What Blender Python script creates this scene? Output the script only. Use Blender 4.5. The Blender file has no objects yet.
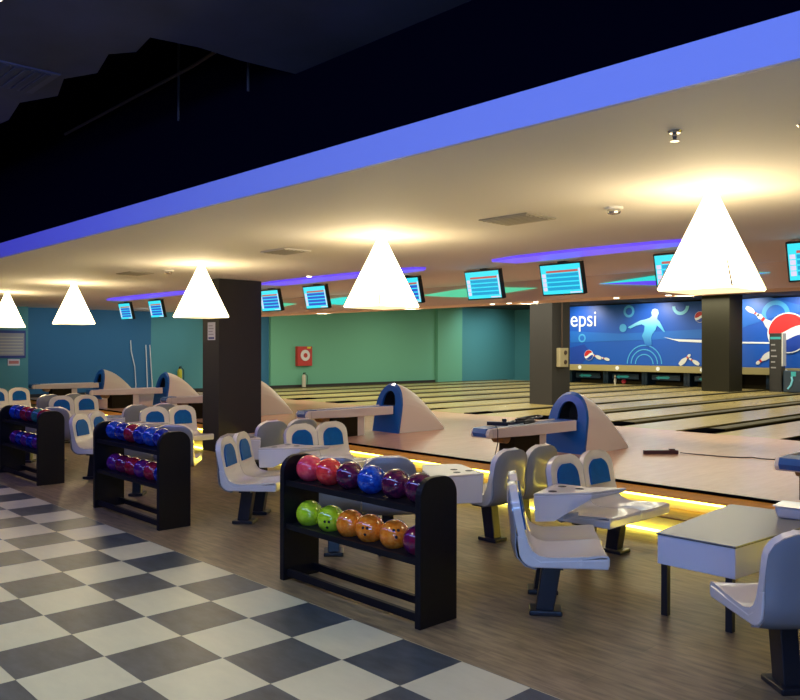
import bpy, bmesh, math, random
from mathutils import Vector, Matrix, Euler

random.seed(7)
SC = bpy.context.scene
COL = SC.collection
PI = math.pi

# ------------------------------------------------------------------ materials
MATS = {}
def nodes_of(m):
    nt = m.node_tree
    return nt, nt.nodes['Principled BSDF']

def mat(name, col, rough=0.5, metal=0.0, emit=None, strength=0.0, noise=0.0, nscale=8.0, bump=0.0,
        spec=0.5, coat=0.0, stretch=(1, 1, 1)):
    m = bpy.data.materials.new(name); m.use_nodes = True
    nt, b = nodes_of(m)
    b.inputs['Base Color'].default_value = (*col, 1)
    b.inputs['Roughness'].default_value = rough
    b.inputs['Metallic'].default_value = metal
    b.inputs['Specular IOR Level'].default_value = spec
    b.inputs['Coat Weight'].default_value = coat
    b.inputs['Coat Roughness'].default_value = 0.08
    if emit:
        b.inputs['Emission Color'].default_value = (*emit, 1)
        b.inputs['Emission Strength'].default_value = strength
    if noise or bump:
        tc = nt.nodes.new('ShaderNodeTexCoord')
        mp = nt.nodes.new('ShaderNodeMapping'); mp.inputs['Scale'].default_value = stretch
        nz = nt.nodes.new('ShaderNodeTexNoise'); nz.inputs['Scale'].default_value = nscale
        nz.inputs['Detail'].default_value = 5
        nt.links.new(tc.outputs['Object'], mp.inputs['Vector'])
        nt.links.new(mp.outputs['Vector'], nz.inputs['Vector'])
        if noise:
            cr = nt.nodes.new('ShaderNodeValToRGB')
            lo = tuple(max(0, c * (1 - noise)) for c in col); hi = tuple(min(1, c * (1 + noise)) for c in col)
            cr.color_ramp.elements[0].position = 0.3; cr.color_ramp.elements[1].position = 0.7
            cr.color_ramp.elements[0].color = (*lo, 1); cr.color_ramp.elements[1].color = (*hi, 1)
            nt.links.new(nz.outputs['Fac'], cr.inputs['Fac'])
            nt.links.new(cr.outputs['Color'], b.inputs['Base Color'])
        if bump:
            bp = nt.nodes.new('ShaderNodeBump'); bp.inputs['Strength'].default_value = bump
            bp.inputs['Distance'].default_value = 0.02
            nt.links.new(nz.outputs['Fac'], bp.inputs['Height'])
            nt.links.new(bp.outputs['Normal'], b.inputs['Normal'])
    MATS[name] = m
    return m

def ball_mat(name, c1, c2, scale=26):
    m = mat(name, c1, rough=0.12, coat=0.6)
    nt, b = nodes_of(m)
    tc = nt.nodes.new('ShaderNodeTexCoord')
    nz = nt.nodes.new('ShaderNodeTexNoise'); nz.inputs['Scale'].default_value = scale; nz.inputs['Detail'].default_value = 6
    n2 = nt.nodes.new('ShaderNodeTexVoronoi'); n2.inputs['Scale'].default_value = 90
    cr = nt.nodes.new('ShaderNodeValToRGB')
    cr.color_ramp.elements[0].position = 0.4; cr.color_ramp.elements[0].color = (*c1, 1)
    cr.color_ramp.elements[1].position = 0.62; cr.color_ramp.elements[1].color = (*c2, 1)
    nt.links.new(tc.outputs['Object'], nz.inputs['Vector'])
    nt.links.new(nz.outputs['Fac'], cr.inputs['Fac'])
    nt.links.new(cr.outputs['Color'], b.inputs['Base Color'])
    return m

def plank_mat(name, cols, along, plank_w, plank_l, rough, streak=0.5, coat=0.0, spec=0.5, mortar=0.35, gap=0.012):
    """wood boards; along = 'x' or 'y' in world space"""
    m = mat(name, cols[0], rough=rough, coat=coat, spec=spec)
    nt, b = nodes_of(m)
    g = nt.nodes.new('ShaderNodeNewGeometry')
    mp = nt.nodes.new('ShaderNodeMapping')
    if along == 'y':
        mp.inputs['Rotation'].default_value = (0, 0, PI / 2)
    nt.links.new(g.outputs['Position'], mp.inputs['Vector'])
    br = nt.nodes.new('ShaderNodeTexBrick')
    br.inputs['Scale'].default_value = 1.0
    br.inputs['Brick Width'].default_value = plank_l; br.inputs['Row Height'].default_value = plank_w
    br.inputs['Mortar Size'].default_value = gap * plank_w; br.inputs['Mortar Smooth'].default_value = 0.2
    br.inputs['Bias'].default_value = 0.0
    br.inputs['Color1'].default_value = (*cols[0], 1); br.inputs['Color2'].default_value = (*cols[1], 1)
    br.inputs['Mortar'].default_value = (*[c * mortar for c in cols[0]], 1)
    nt.links.new(mp.outputs['Vector'], br.inputs['Vector'])
    mp2 = nt.nodes.new('ShaderNodeMapping'); mp2.inputs['Scale'].default_value = (2.6, 14, 1)
    nt.links.new(mp.outputs['Vector'], mp2.inputs['Vector'])
    nz = nt.nodes.new('ShaderNodeTexNoise'); nz.inputs['Scale'].default_value = 1.6; nz.inputs['Detail'].default_value = 6
    nt.links.new(mp2.outputs['Vector'], nz.inputs['Vector'])
    cr = nt.nodes.new('ShaderNodeValToRGB')
    cr.color_ramp.elements[0].position = 0.3; cr.color_ramp.elements[1].position = 0.7
    lo = 1 - streak
    cr.color_ramp.elements[0].color = (lo, lo, lo, 1); cr.color_ramp.elements[1].color = (1, 1, 1, 1)
    nt.links.new(nz.outputs['Fac'], cr.inputs['Fac'])
    mx = nt.nodes.new('ShaderNodeMix'); mx.data_type = 'RGBA'; mx.blend_type = 'MULTIPLY'; mx.inputs[0].default_value = 1
    nt.links.new(br.outputs['Color'], mx.inputs[6]); nt.links.new(cr.outputs['Color'], mx.inputs[7])
    nt.links.new(mx.outputs[2], b.inputs['Base Color'])
    return m

def checker_mat(name, light, dark, tile, ox, oy):
    m = mat(name, light, rough=0.38)
    nt, b = nodes_of(m)
    L = nt.links.new
    g = nt.nodes.new('ShaderNodeNewGeometry')
    sx = nt.nodes.new('ShaderNodeSeparateXYZ'); L(g.outputs['Position'], sx.inputs[0])
    def chain(sock, off):
        a = nt.nodes.new('ShaderNodeMath'); a.operation = 'SUBTRACT'; a.inputs[1].default_value = off; L(sock, a.inputs[0])
        d = nt.nodes.new('ShaderNodeMath'); d.operation = 'DIVIDE'; d.inputs[1].default_value = tile; L(a.outputs[0], d.inputs[0])
        f = nt.nodes.new('ShaderNodeMath'); f.operation = 'FLOOR'; L(d.outputs[0], f.inputs[0])
        return f.outputs[0]
    s = nt.nodes.new('ShaderNodeMath'); s.operation = 'ADD'
    L(chain(sx.outputs['X'], ox), s.inputs[0]); L(chain(sx.outputs['Y'], oy), s.inputs[1])
    h = nt.nodes.new('ShaderNodeMath'); h.operation = 'MULTIPLY'; h.inputs[1].default_value = 0.5; L(s.outputs[0], h.inputs[0])
    fr = nt.nodes.new('ShaderNodeMath'); fr.operation = 'FRACT'; L(h.outputs[0], fr.inputs[0])
    gt = nt.nodes.new('ShaderNodeMath'); gt.operation = 'GREATER_THAN'; gt.inputs[1].default_value = 0.25; L(fr.outputs[0], gt.inputs[0])
    mp = nt.nodes.new('ShaderNodeMapping'); mp.inputs['Scale'].default_value = (1.0, 2.5, 1); L(g.outputs['Position'], mp.inputs['Vector'])
    nz = nt.nodes.new('ShaderNodeTexNoise'); nz.inputs['Scale'].default_value = 4.5; nz.inputs['Detail'].default_value = 8
    nz.inputs['Roughness'].default_value = 0.65
    L(mp.outputs['Vector'], nz.inputs['Vector'])
    def ramp(col, v):
        cr = nt.nodes.new('ShaderNodeValToRGB')
        cr.color_ramp.elements[0].position = 0.3; cr.color_ramp.elements[1].position = 0.7
        cr.color_ramp.elements[0].color = (*[c * (1 - v) for c in col], 1)
        cr.color_ramp.elements[1].color = (*[c * (1 + v) for c in col], 1)
        L(nz.outputs['Fac'], cr.inputs['Fac']); return cr.outputs['Color']
    mx = nt.nodes.new('ShaderNodeMix'); mx.data_type = 'RGBA'
    L(gt.outputs[0], mx.inputs[0]); L(ramp(dark, 0.42), mx.inputs[6]); L(ramp(light, 0.05), mx.inputs[7])
    L(mx.outputs[2], b.inputs['Base Color'])
    return m

M = {}
M['checker'] = checker_mat('checker tiles', (0.58, 0.54, 0.37), (0.050, 0.063, 0.074), 0.4911, -5.094, 3.433)
M['woodfloor'] = plank_mat('lounge planks', [(0.335, 0.245, 0.135), (0.26, 0.19, 0.10)], 'x', 0.16, 1.25, 0.45, streak=0.55, mortar=0.6)
M['approach'] = plank_mat('approach boards', [(0.56, 0.325, 0.20), (0.53, 0.31, 0.19)], 'y', 0.11, 2.4, 0.25, streak=0.10, mortar=0.9)
M['lane'] = plank_mat('lane boards', [(0.52, 0.40, 0.15), (0.48, 0.37, 0.14)], 'y', 0.05, 3.0, 0.22, streak=0.12, mortar=0.85)
M['nosing'] = plank_mat('step boards', [(0.78, 0.34, 0.03), (0.70, 0.30, 0.028)], 'x', 0.09, 1.8, 0.6, streak=0.25, spec=0.1)
M['tread'] = plank_mat('tread boards', [(0.30, 0.19, 0.07), (0.26, 0.16, 0.06)], 'x', 0.09, 1.8, 0.6, streak=0.25, spec=0.1)
M['riser'] = mat('step riser paint', (0.85, 0.80, 0.30), 0.5)
M['gutter'] = mat('gutter black', (0.030, 0.024, 0.012), 1.0, spec=0.0)
M['cap'] = mat('lane cap', (0.05, 0.04, 0.016), 1.0, spec=0.0)
M['capmetal'] = mat('cap metal', (0.10, 0.085, 0.045), 0.7, 0.0, spec=0.2)
M['black'] = mat('black laminate', (0.004, 0.004, 0.007), 0.5, spec=0.25, noise=0.2, nscale=30)
M['blackmetal'] = mat('black metal', (0.012, 0.013, 0.018), 0.35)
M['darkgap'] = mat('dark hollow', (0.004, 0.004, 0.005), 0.8)
M['shell'] = mat('white plastic shell', (0.74, 0.70, 0.62), 0.22, coat=0.4)
M['greyback'] = mat('grey plastic back', (0.25, 0.26, 0.27), 0.22, coat=0.3)
M['pad'] = mat('blue seat pad', (0.0, 0.095, 0.36), 0.5, spec=0.2, noise=0.1, nscale=20)
M['tabletop'] = mat('grey gloss table top', (0.27, 0.27, 0.24), 0.25, spec=0.3)
M['tablebody'] = mat('white laminate', (0.74, 0.73, 0.72), 0.35)
M['hoodwhite'] = mat('ball return white', (0.76, 0.68, 0.55), 0.35)
M['hoodblue'] = mat('ball return blue', (0.005, 0.10, 0.36), 0.3, coat=0.3)
M['drum'] = mat('brown drum', (0.28, 0.16, 0.05), 0.4)
M['ceiling'] = mat('ceiling plaster', (0.80, 0.76, 0.74), 0.8)
M['header'] = mat('header plaster', (0.82, 0.62, 0.50), 0.8)
M['fascia'] = mat('blue fascia paint', (0.46, 0.50, 0.88), 0.6)
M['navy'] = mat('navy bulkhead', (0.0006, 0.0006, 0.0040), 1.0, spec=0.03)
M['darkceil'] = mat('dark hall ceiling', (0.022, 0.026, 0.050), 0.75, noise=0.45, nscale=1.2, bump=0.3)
M['void'] = mat('black void', (0.002, 0.002, 0.003), 1.0, spec=0.0)
M['beyond'] = mat('dark lane ceiling', (0.02, 0.02, 0.02), 0.8)
M['green'] = mat('green wall paint', (0.13, 0.38, 0.265), 0.7)
M['teal'] = mat('wall with teal light', (0.075, 0.27, 0.30), 0.7)  # greenish glow of the coves put into the wall colour
M['blue'] = mat('wall with blue light', (0.022, 0.135, 0.275), 0.7)  # blue cove light put into the wall colour
M['column'] = mat('dark column paint', (0.033, 0.031, 0.031), 0.7, spec=0.3)
M['columnolive'] = mat('olive column paint', (0.016, 0.014, 0.006), 0.7, spec=0.3)
M['hallwall'] = mat('hall wall', (0.05, 0.055, 0.10), 0.8)
M['tvblack'] = mat('monitor black', (0.008, 0.008, 0.01), 0.3)
M['cyan'] = mat('screen cyan', (0, 0.1, 0.12), 0.3, emit=(0.05, 0.80, 0.95), strength=0.95)
M['scrow'] = mat('screen row blue', (0, 0.05, 0.1), 0.3, emit=(0.02, 0.42, 0.78), strength=0.8)
M['scdeep'] = mat('screen row deep blue', (0, 0.0, 0.1), 0.3, emit=(0.03, 0.12, 0.72), strength=0.8)
M['scred'] = mat('screen header red', (0.1, 0, 0.0), 0.3, emit=(0.62, 0.14, 0.12), strength=0.8)
M['scwhite'] = mat('screen cell white', (0.1, 0.1, 0.1), 0.3, emit=(0.80, 0.72, 0.95), strength=0.9)
M['purple'] = mat('purple cove light', (0.05, 0.02, 0.2), 0.4, emit=(0.13, 0.07, 0.85), strength=0.95)
M['greenglow'] = mat('green cove light', (0.05, 0.2, 0.15), 0.4, emit=(0.12, 0.75, 0.42), strength=0.75)
M['cyanglow'] = mat('cyan cove light', (0.05, 0.2, 0.2), 0.4, emit=(0.03, 0.80, 0.72), strength=0.85)
M['led'] = mat('yellow led strip', (1, 0.8, 0.3), 0.4, emit=(1.0, 0.82, 0.10), strength=13.0)
M['shade'] = mat('lamp shade glow', (0.9, 0.85, 0.7), 0.6, emit=(1.0, 0.80, 0.44), strength=12.0)
M['diffuser'] = mat('lamp diffuser', (0.9, 0.85, 0.7), 0.6, emit=(1.0, 0.84, 0.46), strength=1.15)
M['lampedge'] = mat('lamp seam', (0.35, 0.3, 0.2), 0.6, emit=(1.0, 0.8, 0.4), strength=0.02)
M['glow_collar'] = mat('lamp canopy', (0.9, 0.88, 0.8), 0.5, emit=(1.0, 0.72, 0.22), strength=40.0)
M['spotglow'] = mat('downlight glow', (1, 1, 1), 0.4, emit=(1.0, 0.9, 0.65), strength=8.0)
M['metal'] = mat('chrome metal', (0.62, 0.60, 0.58), 0.25, 0.9)
M['whitepaint'] = mat('white paint', (0.75, 0.74, 0.72), 0.5)
M['ventgrey'] = mat('vent grey', (0.50, 0.46, 0.38), 0.6)
M['red'] = mat('red enamel', (0.42, 0.03, 0.025), 0.4)
M['yellow'] = mat('yellow enamel', (0.62, 0.55, 0.03), 0.4)
M['beige'] = mat('beige box paint', (0.42, 0.36, 0.22), 0.5)
M['cable'] = mat('dark cable', (0.05, 0.03, 0.02), 0.6)
M['darkred'] = mat('dark maroon cable bar', (0.045, 0.012, 0.012), 0.5)
M['paper'] = mat('paper', (0.62, 0.62, 0.66), 0.7)
M['papergrey'] = mat('printed grey', (0.32, 0.31, 0.34), 0.7)
M['paperred'] = mat('printed red', (0.50, 0.18, 0.16), 0.7)
M['papernavy'] = mat('printed navy', (0.03, 0.05, 0.22), 0.7)
M['mural'] = mat('mural print blue', (0.004, 0.085, 0.46), 0.45)
M['mural_lt'] = mat('mural light blue', (0.06, 0.36, 0.72), 0.45)
M['mural_mid'] = mat('mural mid blue', (0.010, 0.135, 0.54), 0.45)
M['mural_deep'] = mat('mural deep blue', (0.008, 0.05, 0.36), 0.45)
M['mural_cyan'] = mat('mural pale cyan', (0.22, 0.66, 0.88), 0.45)
M['mural_white'] = mat('mural white', (0.82, 0.85, 0.86), 0.45)
M['mural_pin'] = mat('mural pin white', (0.66, 0.66, 0.62), 0.45)
M['mural_red'] = mat('mural red', (0.55, 0.02, 0.02), 0.45)
M['ledge'] = mat('masking ledge', (0.34, 0.28, 0.12), 0.5)
M['turq'] = mat('turquoise plastic', (0.03, 0.40, 0.46), 0.35)
M['sweep'] = mat('sweep guard navy', (0.01, 0.03, 0.06), 0.35)
M['pinwhite'] = mat('bowling pin white', (0.78, 0.76, 0.70), 0.3)

# graded figure print (a printed fade, part of the artwork)
def figure_mat():
    m = mat('mural figure print', (0.1, 0.5, 0.8), 0.45)
    nt, b = nodes_of(m)
    g = nt.nodes.new('ShaderNodeNewGeometry'); s = nt.nodes.new('ShaderNodeSeparateXYZ')
    nt.links.new(g.outputs['Position'], s.inputs[0])
    mr = nt.nodes.new('ShaderNodeMapRange'); mr.inputs[1].default_value = 1.9; mr.inputs[2].default_value = 3.5
    nt.links.new(s.outputs['Z'], mr.inputs[0])
    cr = nt.nodes.new('ShaderNodeValToRGB')
    cr.color_ramp.elements[0].color = (0.006, 0.11, 0.50, 1); cr.color_ramp.elements[1].color = (0.62, 0.86, 0.92, 1)
    e = cr.color_ramp.elements.new(0.5); e.color = (0.10, 0.52, 0.80, 1)
    nt.links.new(mr.outputs[0], cr.inputs['Fac']); nt.links.new(cr.outputs['Color'], b.inputs['Base Color'])
    return m
M['figure'] = figure_mat()

# ------------------------------------------------------------------ mesh helpers
def new(): return bmesh.new()

def box(bm, x0, x1, y0, y1, z0, z1, mtx=None):
    vs = [bm.verts.new(p) for p in ((x0, y0, z0), (x1, y0, z0), (x1, y1, z0), (x0, y1, z0),
                                    (x0, y0, z1), (x1, y0, z1), (x1, y1, z1), (x0, y1, z1))]
    for f in ((0, 3, 2, 1), (4, 5, 6, 7), (0, 1, 5, 4), (1, 2, 6, 5), (2, 3, 7, 6), (3, 0, 4, 7)):
        bm.faces.new([vs[i] for i in f])
    if mtx is not None:
        for v in vs: v.co = mtx @ v.co
    return vs

def hexa(bm, lo, hi):
    """solid between two quads given as lists of points with the same winding (lo then hi)"""
    n = len(lo)
    a = [bm.verts.new(p) for p in lo]; b = [bm.verts.new(p) for p in hi]
    bm.faces.new(list(reversed(a))); bm.faces.new(b)
    for i in range(n):
        j = (i + 1) % n
        bm.faces.new((a[i], a[j], b[j], b[i]))

def cyl(bm, p0, p1, r0, r1=None, seg=16):
    r1 = r0 if r1 is None else r1
    p0 = Vector(p0); p1 = Vector(p1); d = (p1 - p0).normalized()
    a = d.orthogonal().normalized(); b = d.cross(a)
    A = []; B = []
    for i in range(seg):
        t = 2 * PI * i / seg; o = a * math.cos(t) + b * math.sin(t)
        A.append(bm.verts.new(p0 + o * r0)); B.append(bm.verts.new(p1 + o * r1))
    bm.faces.new(list(reversed(A))); bm.faces.new(B)
    for i in range(seg):
        j = (i + 1) % seg; bm.faces.new((A[i], A[j], B[j], B[i]))

def tube(bm, pts, r, seg=8):
    pts = [Vector(p) for p in pts]; rings = []
    a = None
    for i, p in enumerate(pts):
        d = (pts[min(i + 1, len(pts) - 1)] - pts[max(i - 1, 0)]).normalized()
        if a is None: a = d.orthogonal().normalized()
        a = (a - d * a.dot(d)).normalized(); b = d.cross(a)
        rings.append([bm.verts.new(p + a * r * math.cos(2 * PI * k / seg) + b * r * math.sin(2 * PI * k / seg)) for k in range(seg)])
    for i in range(len(rings) - 1):
        for k in range(seg):
            j = (k + 1) % seg
            bm.faces.new((rings[i][k], rings[i][j], rings[i + 1][j], rings[i + 1][k]))
    bm.faces.new(list(reversed(rings[0]))); bm.faces.new(rings[-1])

def prism(bm, poly, axis, a, b):
    """extrude 2D polygon along axis from a to b. axis x: (y,z); y: (x,z); z: (x,y)"""
    def P(p, t):
        return {'x': (t, p[0], p[1]), 'y': (p[0], t, p[1]), 'z': (p[0], p[1], t)}[axis]
    A = [bm.verts.new(P(p, a)) for p in poly]; B = [bm.verts.new(P(p, b)) for p in poly]
    bm.faces.new(A); bm.faces.new(list(reversed(B)))
    n = len(poly)
    for i in range(n):
        j = (i + 1) % n; bm.faces.new((A[j], A[i], B[i], B[j]))

def lathe(bm, prof, seg=24, cx=0, cy=0):
    rings = []
    for r, z in prof:
        rings.append([bm.verts.new((cx + max(r, 1e-4) * math.cos(2 * PI * k / seg), cy + max(r, 1e-4) * math.sin(2 * PI * k / seg), z)) for k in range(seg)])
    for i in range(len(rings) - 1):
        for k in range(seg):
            j = (k + 1) % seg; bm.faces.new((rings[i][k], rings[i][j], rings[i + 1][j], rings[i + 1][k]))
    bm.faces.new(list(reversed(rings[0]))); bm.faces.new(rings[-1])

def sheet(bm, prof, hws, thick, nt=9, bulge=0.0, y0=0.0, dish=0.0, offset=0.0):
    """A panel swept across y: prof = [(x,z)], hws = half widths; front surface on the profile, back offset by thick."""
    n = len(prof); fr = []; bk = []
    for i, (x, z) in enumerate(prof):
        xa, za = prof[max(i - 1, 0)]; xb, zb = prof[min(i + 1, n - 1)]
        tx, tz = xb - xa, zb - za; l = math.hypot(tx, tz) or 1
        nx, nz = -tz / l, tx / l            # points behind / below for profiles running front -> up
        nx, nz = -nx, -nz
        A = []; B = []
        for k in range(nt):
            t = -1 + 2 * k / (nt - 1); y = y0 + hws[i] * t
            d = dish * (1 - t * t)
            e = (thick[i] if isinstance(thick, list) else thick) + bulge * (1 - t ** 4) * math.sin(PI * i / (n - 1))
            o = offset
            A.append(bm.verts.new((x - nx * (d - o) * -1 * -1, y, z - nz * (d - o))))
            B.append(bm.verts.new((x - nx * e, y, z - nz * e)))
        fr.append(A); bk.append(B)
    for i in range(n - 1):
        for k in range(nt - 1):
            bm.faces.new((fr[i][k], fr[i][k + 1], fr[i + 1][k + 1], fr[i + 1][k]))
            bm.faces.new((bk[i][k + 1], bk[i][k], bk[i + 1][k], bk[i + 1][k + 1]))
        bm.faces.new((fr[i][0], fr[i + 1][0], bk[i + 1][0], bk[i][0]))
        bm.faces.new((fr[i + 1][-1], fr[i][-1], bk[i][-1], bk[i + 1][-1]))
    for k in range(nt - 1):
        bm.faces.new((fr[0][k + 1], fr[0][k], bk[0][k], bk[0][k + 1]))
        bm.faces.new((fr[-1][k], fr[-1][k + 1], bk[-1][k + 1], bk[-1][k]))

def obj(name, bm, material, parent=None, loc=None, rotz=0.0, smooth=False, bevel=0.0, subsurf=0):
    bmesh.ops.recalc_face_normals(bm, faces=bm.faces[:])
    me = bpy.data.meshes.new(name); bm.to_mesh(me); bm.free()
    if smooth:
        for p in me.polygons: p.use_smooth = True
    o = bpy.data.objects.new(name, me); COL.objects.link(o)
    if material is not None: me.materials.append(material)
    if parent is not None: o.parent = parent
    if loc is not None: o.location = loc
    if rotz: o.rotation_euler = (0, 0, rotz)
    if bevel:
        md = o.modifiers.new('b', 'BEVEL'); md.width = bevel; md.segments = 3; md.limit_method = 'ANGLE'; md.angle_limit = 0.6
    if subsurf:
        md = o.modifiers.new('s', 'SUBSURF'); md.levels = subsurf; md.render_levels = subsurf
    if smooth and not subsurf:
        me.set_sharp_from_angle(angle=math.radians(50))
    return o

def tag(o, label, cat, group=None):
    o['label'] = label; o['category'] = cat
    if group: o['group'] = group
    return o

def thing(name, label, cat, loc=(0, 0, 0), rotz=0.0, group=None):
    o = bpy.data.objects.new(name, None); COL.objects.link(o)
    o.location = loc; o.rotation_euler = (0, 0, rotz); o.empty_display_size = 0.1
    return tag(o, label, cat, group)

def struct(name, bm, material, **k):
    o = obj(name, bm, material, **k); o['kind'] = 'structure'
    return o

def dup(root, label, loc=None, rotz=None, group=None):
    r = root.copy(); COL.objects.link(r)
    if loc is not None: r.location = loc
    if rotz is not None: r.rotation_euler = (0, 0, rotz)
    r['label'] = label
    if group: r['group'] = group
    for ch in list(root.children):
        c = ch.copy(); COL.objects.link(c); c.parent = r
        for g in list(ch.children):
            d = g.copy(); COL.objects.link(d); d.parent = c
    return r

# ------------------------------------------------------------------ camera
YAW, PIT, ROL = (math.radians(v) for v in (46.821, -0.108, 0.128))
Fv = Vector((-math.sin(YAW) * math.cos(PIT), math.cos(YAW) * math.cos(PIT), math.sin(PIT)))
R0 = Vector((math.cos(YAW), math.sin(YAW), 0)); U0 = R0.cross(Fv)
Rv = R0 * math.cos(ROL) + U0 * math.sin(ROL); Uv = Rv.cross(Fv)
cam = bpy.data.cameras.new('camera'); co = bpy.data.objects.new('camera', cam); COL.objects.link(co)
mx = Matrix((Rv, Uv, -Fv)).transposed().to_4x4(); mx.translation = (0, 0, 1.8)
co.matrix_world = mx
cam.sensor_width = 36; cam.lens = 36 * 805.7 / 800; cam.clip_end = 200; cam.clip_start = 0.05
SC.camera = co

# ------------------------------------------------------------------ the setting
ZA = 0.314           # approach / lane level
YF = 3.437           # tile edge
Y1, Y2 = 7.25, 7.68  # risers
YLANE = 13.7; YEND = 30.2
XL = -25.0; XR = 3.5; YB = -3.0

bm = new(); box(bm, XL - .3, XR, YB, YF, -.1, 0); struct('floor', bm, M['checker'])
bm = new(); box(bm, XL - .3, XR, YF, Y1 + .02, -.1, 0); struct('floor_lounge', bm, M['woodfloor'])
bm = new(); box(bm, XL - .3, XR, Y1 + .02, Y2 + .05, -.1, 0.158); struct('floor_step', bm, M['riser'])
bm = new(); box(bm, XL - .3, XR, Y1 - .02, Y2 + .03, 0.158, 0.172); struct('trim_1', bm, M['tread'])
bm = new(); box(bm, XL - .3, XR, Y2 + .02, 8.06, -.1, ZA - .036); struct('floor_step_upper', bm, M['riser'])
bm = new(); box(bm, XL - .3, XR, Y2 - .02, 8.06, ZA - .036, ZA - .024); struct('trim_2', bm, M['nosing'])
bm = new(); box(bm, XL - .3, XR, 8.06, 8.12, -.1, ZA - .001); struct('trim_3', bm, M['void'])
bm = new(); box(bm, XL - .3, XR, 8.12, YLANE, -.1, ZA); struct('floor_approach', bm, M['approach'])
bm = new(); box(bm, XL - .3, XR, YLANE, YEND + 1.6, -.1, 0.12); struct('floor_lane_bed', bm, M['gutter'])

# led strips under both step nosings
for y, z, txt in ((Y2 - .008, ZA - .054, 'upper'), (Y1 - .010, 0.012, 'lower')):
    bm = new(); box(bm, -22.0, XR - .2, y, y + .018, z - .006, z + .016)
    o = obj('led_strip', bm, M['led'])
    tag(o, 'glowing yellow light strip on the %s step before the bowling approach' % txt, 'light strip')

# left side walls; blue and teal sections paint in the coloured light
def wall(name, x, y0, y1, m, z1=3.9, t=.3):
    bm = new(); box(bm, x - t, x, y0, y1, 0, z1); return struct(name, bm, m)
wall('wall_left', XL + .3, YB, 8.22, M['teal'])
wall('wall_left_blue', XL, 8.2, 12.2, M['blue'])
wall('wall_left_teal', XL, 12.2, 16.0, M['teal'])
wall('wall_left_blue_strip', XL - .12, 16.0, 16.9, M['blue'])
wall('wall_left_green', XL, 16.9, 25.6, M['green'])
wall('wall_left_pilaster', XL + .16, 25.6, 27.2, M['green'])
wall('wall_left_far', XL - .25, 27.2, YEND + 1.6, M['teal'])
bm = new(); box(bm, XL - .5, XR, YEND + 1.3, YEND + 1.6, 0, 3.9); struct('wall_back', bm, M['teal'])
bm = new(); box(bm, XR, XR + .3, YB, YEND + 1.6, 0, 3.9); struct('wall_right', bm, M['hallwall'])
bm = new(); box(bm, XL - .5, XR + .3, YB - .3, YB, 0, 4.6); struct('wall_front', bm, M['hallwall'])
bm = new(); box(bm, XL - .2, XL + .02, 7.9, 27, ZA, ZA + .10); struct('baseboard_left', bm, M['column'])

# ceilings
bm = new(); box(bm, XL - .3, XR, 3.5, 11.35, 3.0, 3.12); struct('ceiling', bm, M['ceiling'])
bm = new(); box(bm, XL - .3, -18.5, 11.35, 16.0, 3.0, 3.12); struct('ceiling_left', bm, M['ceiling'])
bm = new(); box(bm, -18.5, XR, 11.35, 12.1, 2.64, 3.12); struct('ceiling_header', bm, M['header'])
bm = new(); box(bm, XL - .5, XR, 11.9, YEND + 1.6, 3.72, 3.85); struct('ceiling_lanes', bm, M['beyond'])
bm = new(); box(bm, XL - .3, XR, 3.47, 3.5, 3.0, 3.195); struct('trim_4', bm, M['fascia'])
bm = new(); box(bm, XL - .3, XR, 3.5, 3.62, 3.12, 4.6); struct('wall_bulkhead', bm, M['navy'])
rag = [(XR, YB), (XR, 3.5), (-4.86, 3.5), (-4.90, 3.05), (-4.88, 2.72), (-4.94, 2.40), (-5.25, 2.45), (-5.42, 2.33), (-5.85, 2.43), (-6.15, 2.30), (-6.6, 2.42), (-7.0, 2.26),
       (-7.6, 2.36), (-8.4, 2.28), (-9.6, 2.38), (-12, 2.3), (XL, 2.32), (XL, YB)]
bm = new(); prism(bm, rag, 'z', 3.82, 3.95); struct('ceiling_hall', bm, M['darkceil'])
bm = new(); box(bm, XL, XR, YB, 3.7, 4.58, 4.7); struct('ceiling_void', bm, M['void'])

# columns
def column(n, x0, x1, y0, y1, z0, z1, m):
    bm = new(); box(bm, x0, x1, y0, y1, z0, z1); return struct(n, bm, m)
column('column', -12.80, -12.25, 7.22, 8.08, 0.0, 3.0, M['column'])
column('column_lane', -13.45, -12.72, 17.42, 18.22, ZA - .2, 3.72, M['column'])
column('column_far', -13.55, -12.55, 27.42, 28.45, ZA - .2, 3.72, M['columnolive'])

# ------------------------------------------------------------------ lanes
def make_lane():
    t = thing('bowling_lane', 'x', 'bowling lane', (0, 0, 0))
    bm = new(); box(bm, -.55, .55, YLANE, YEND, .12, ZA); obj('lane_surface', bm, M['lane'], t)
    for s in (-1, 1):
        bm = new()
        prof = [(.55, ZA - .02), (.56, ZA - .07), (.61, ZA - .10), (.68, ZA - .10), (.73, ZA - .07), (.74, ZA - .02), (.74, .12), (.55, .12)]
        prism(bm, [(s * a, b) for a, b in prof], 'y', YLANE, YEND); obj('gutter', bm, M['gutter'], t)
        bm = new(); x0, x1 = sorted((s * .74, s * .925)); box(bm, x0, x1, YLANE + .8, YEND, .12, ZA + .006); obj('lane_cap', bm, M['cap'], t)
        bm = new(); x0, x1 = sorted((s * .74, s * .925)); box(bm, x0, x1, YLANE, YLANE + .8, .12, ZA + .016); obj('gutter_plate', bm, M['void'], t)
        bm = new(); x0, x1 = sorted((s * .80, s * .925)); box(bm, x0, x1, YLANE + .8, YEND, ZA + .006, ZA + .012); obj('cap_strip', bm, M['capmetal'], t)
    return t
lane0 = make_lane()
ordw = ['first', 'second', 'third', 'fourth', 'fifth', 'sixth', 'seventh', 'eighth', 'ninth', 'tenth', 'eleventh', 'twelfth']
NL = 11
LX = [-4.125 - 1.85 * i for i in range(5)] + [-14.63 - 1.85 * i for i in range(6)]
bm = new(); box(bm, -13.7, -12.455, YLANE, YEND, 0.1, ZA + .004); struct('floor_lane_island', bm, M['lane'])
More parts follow.
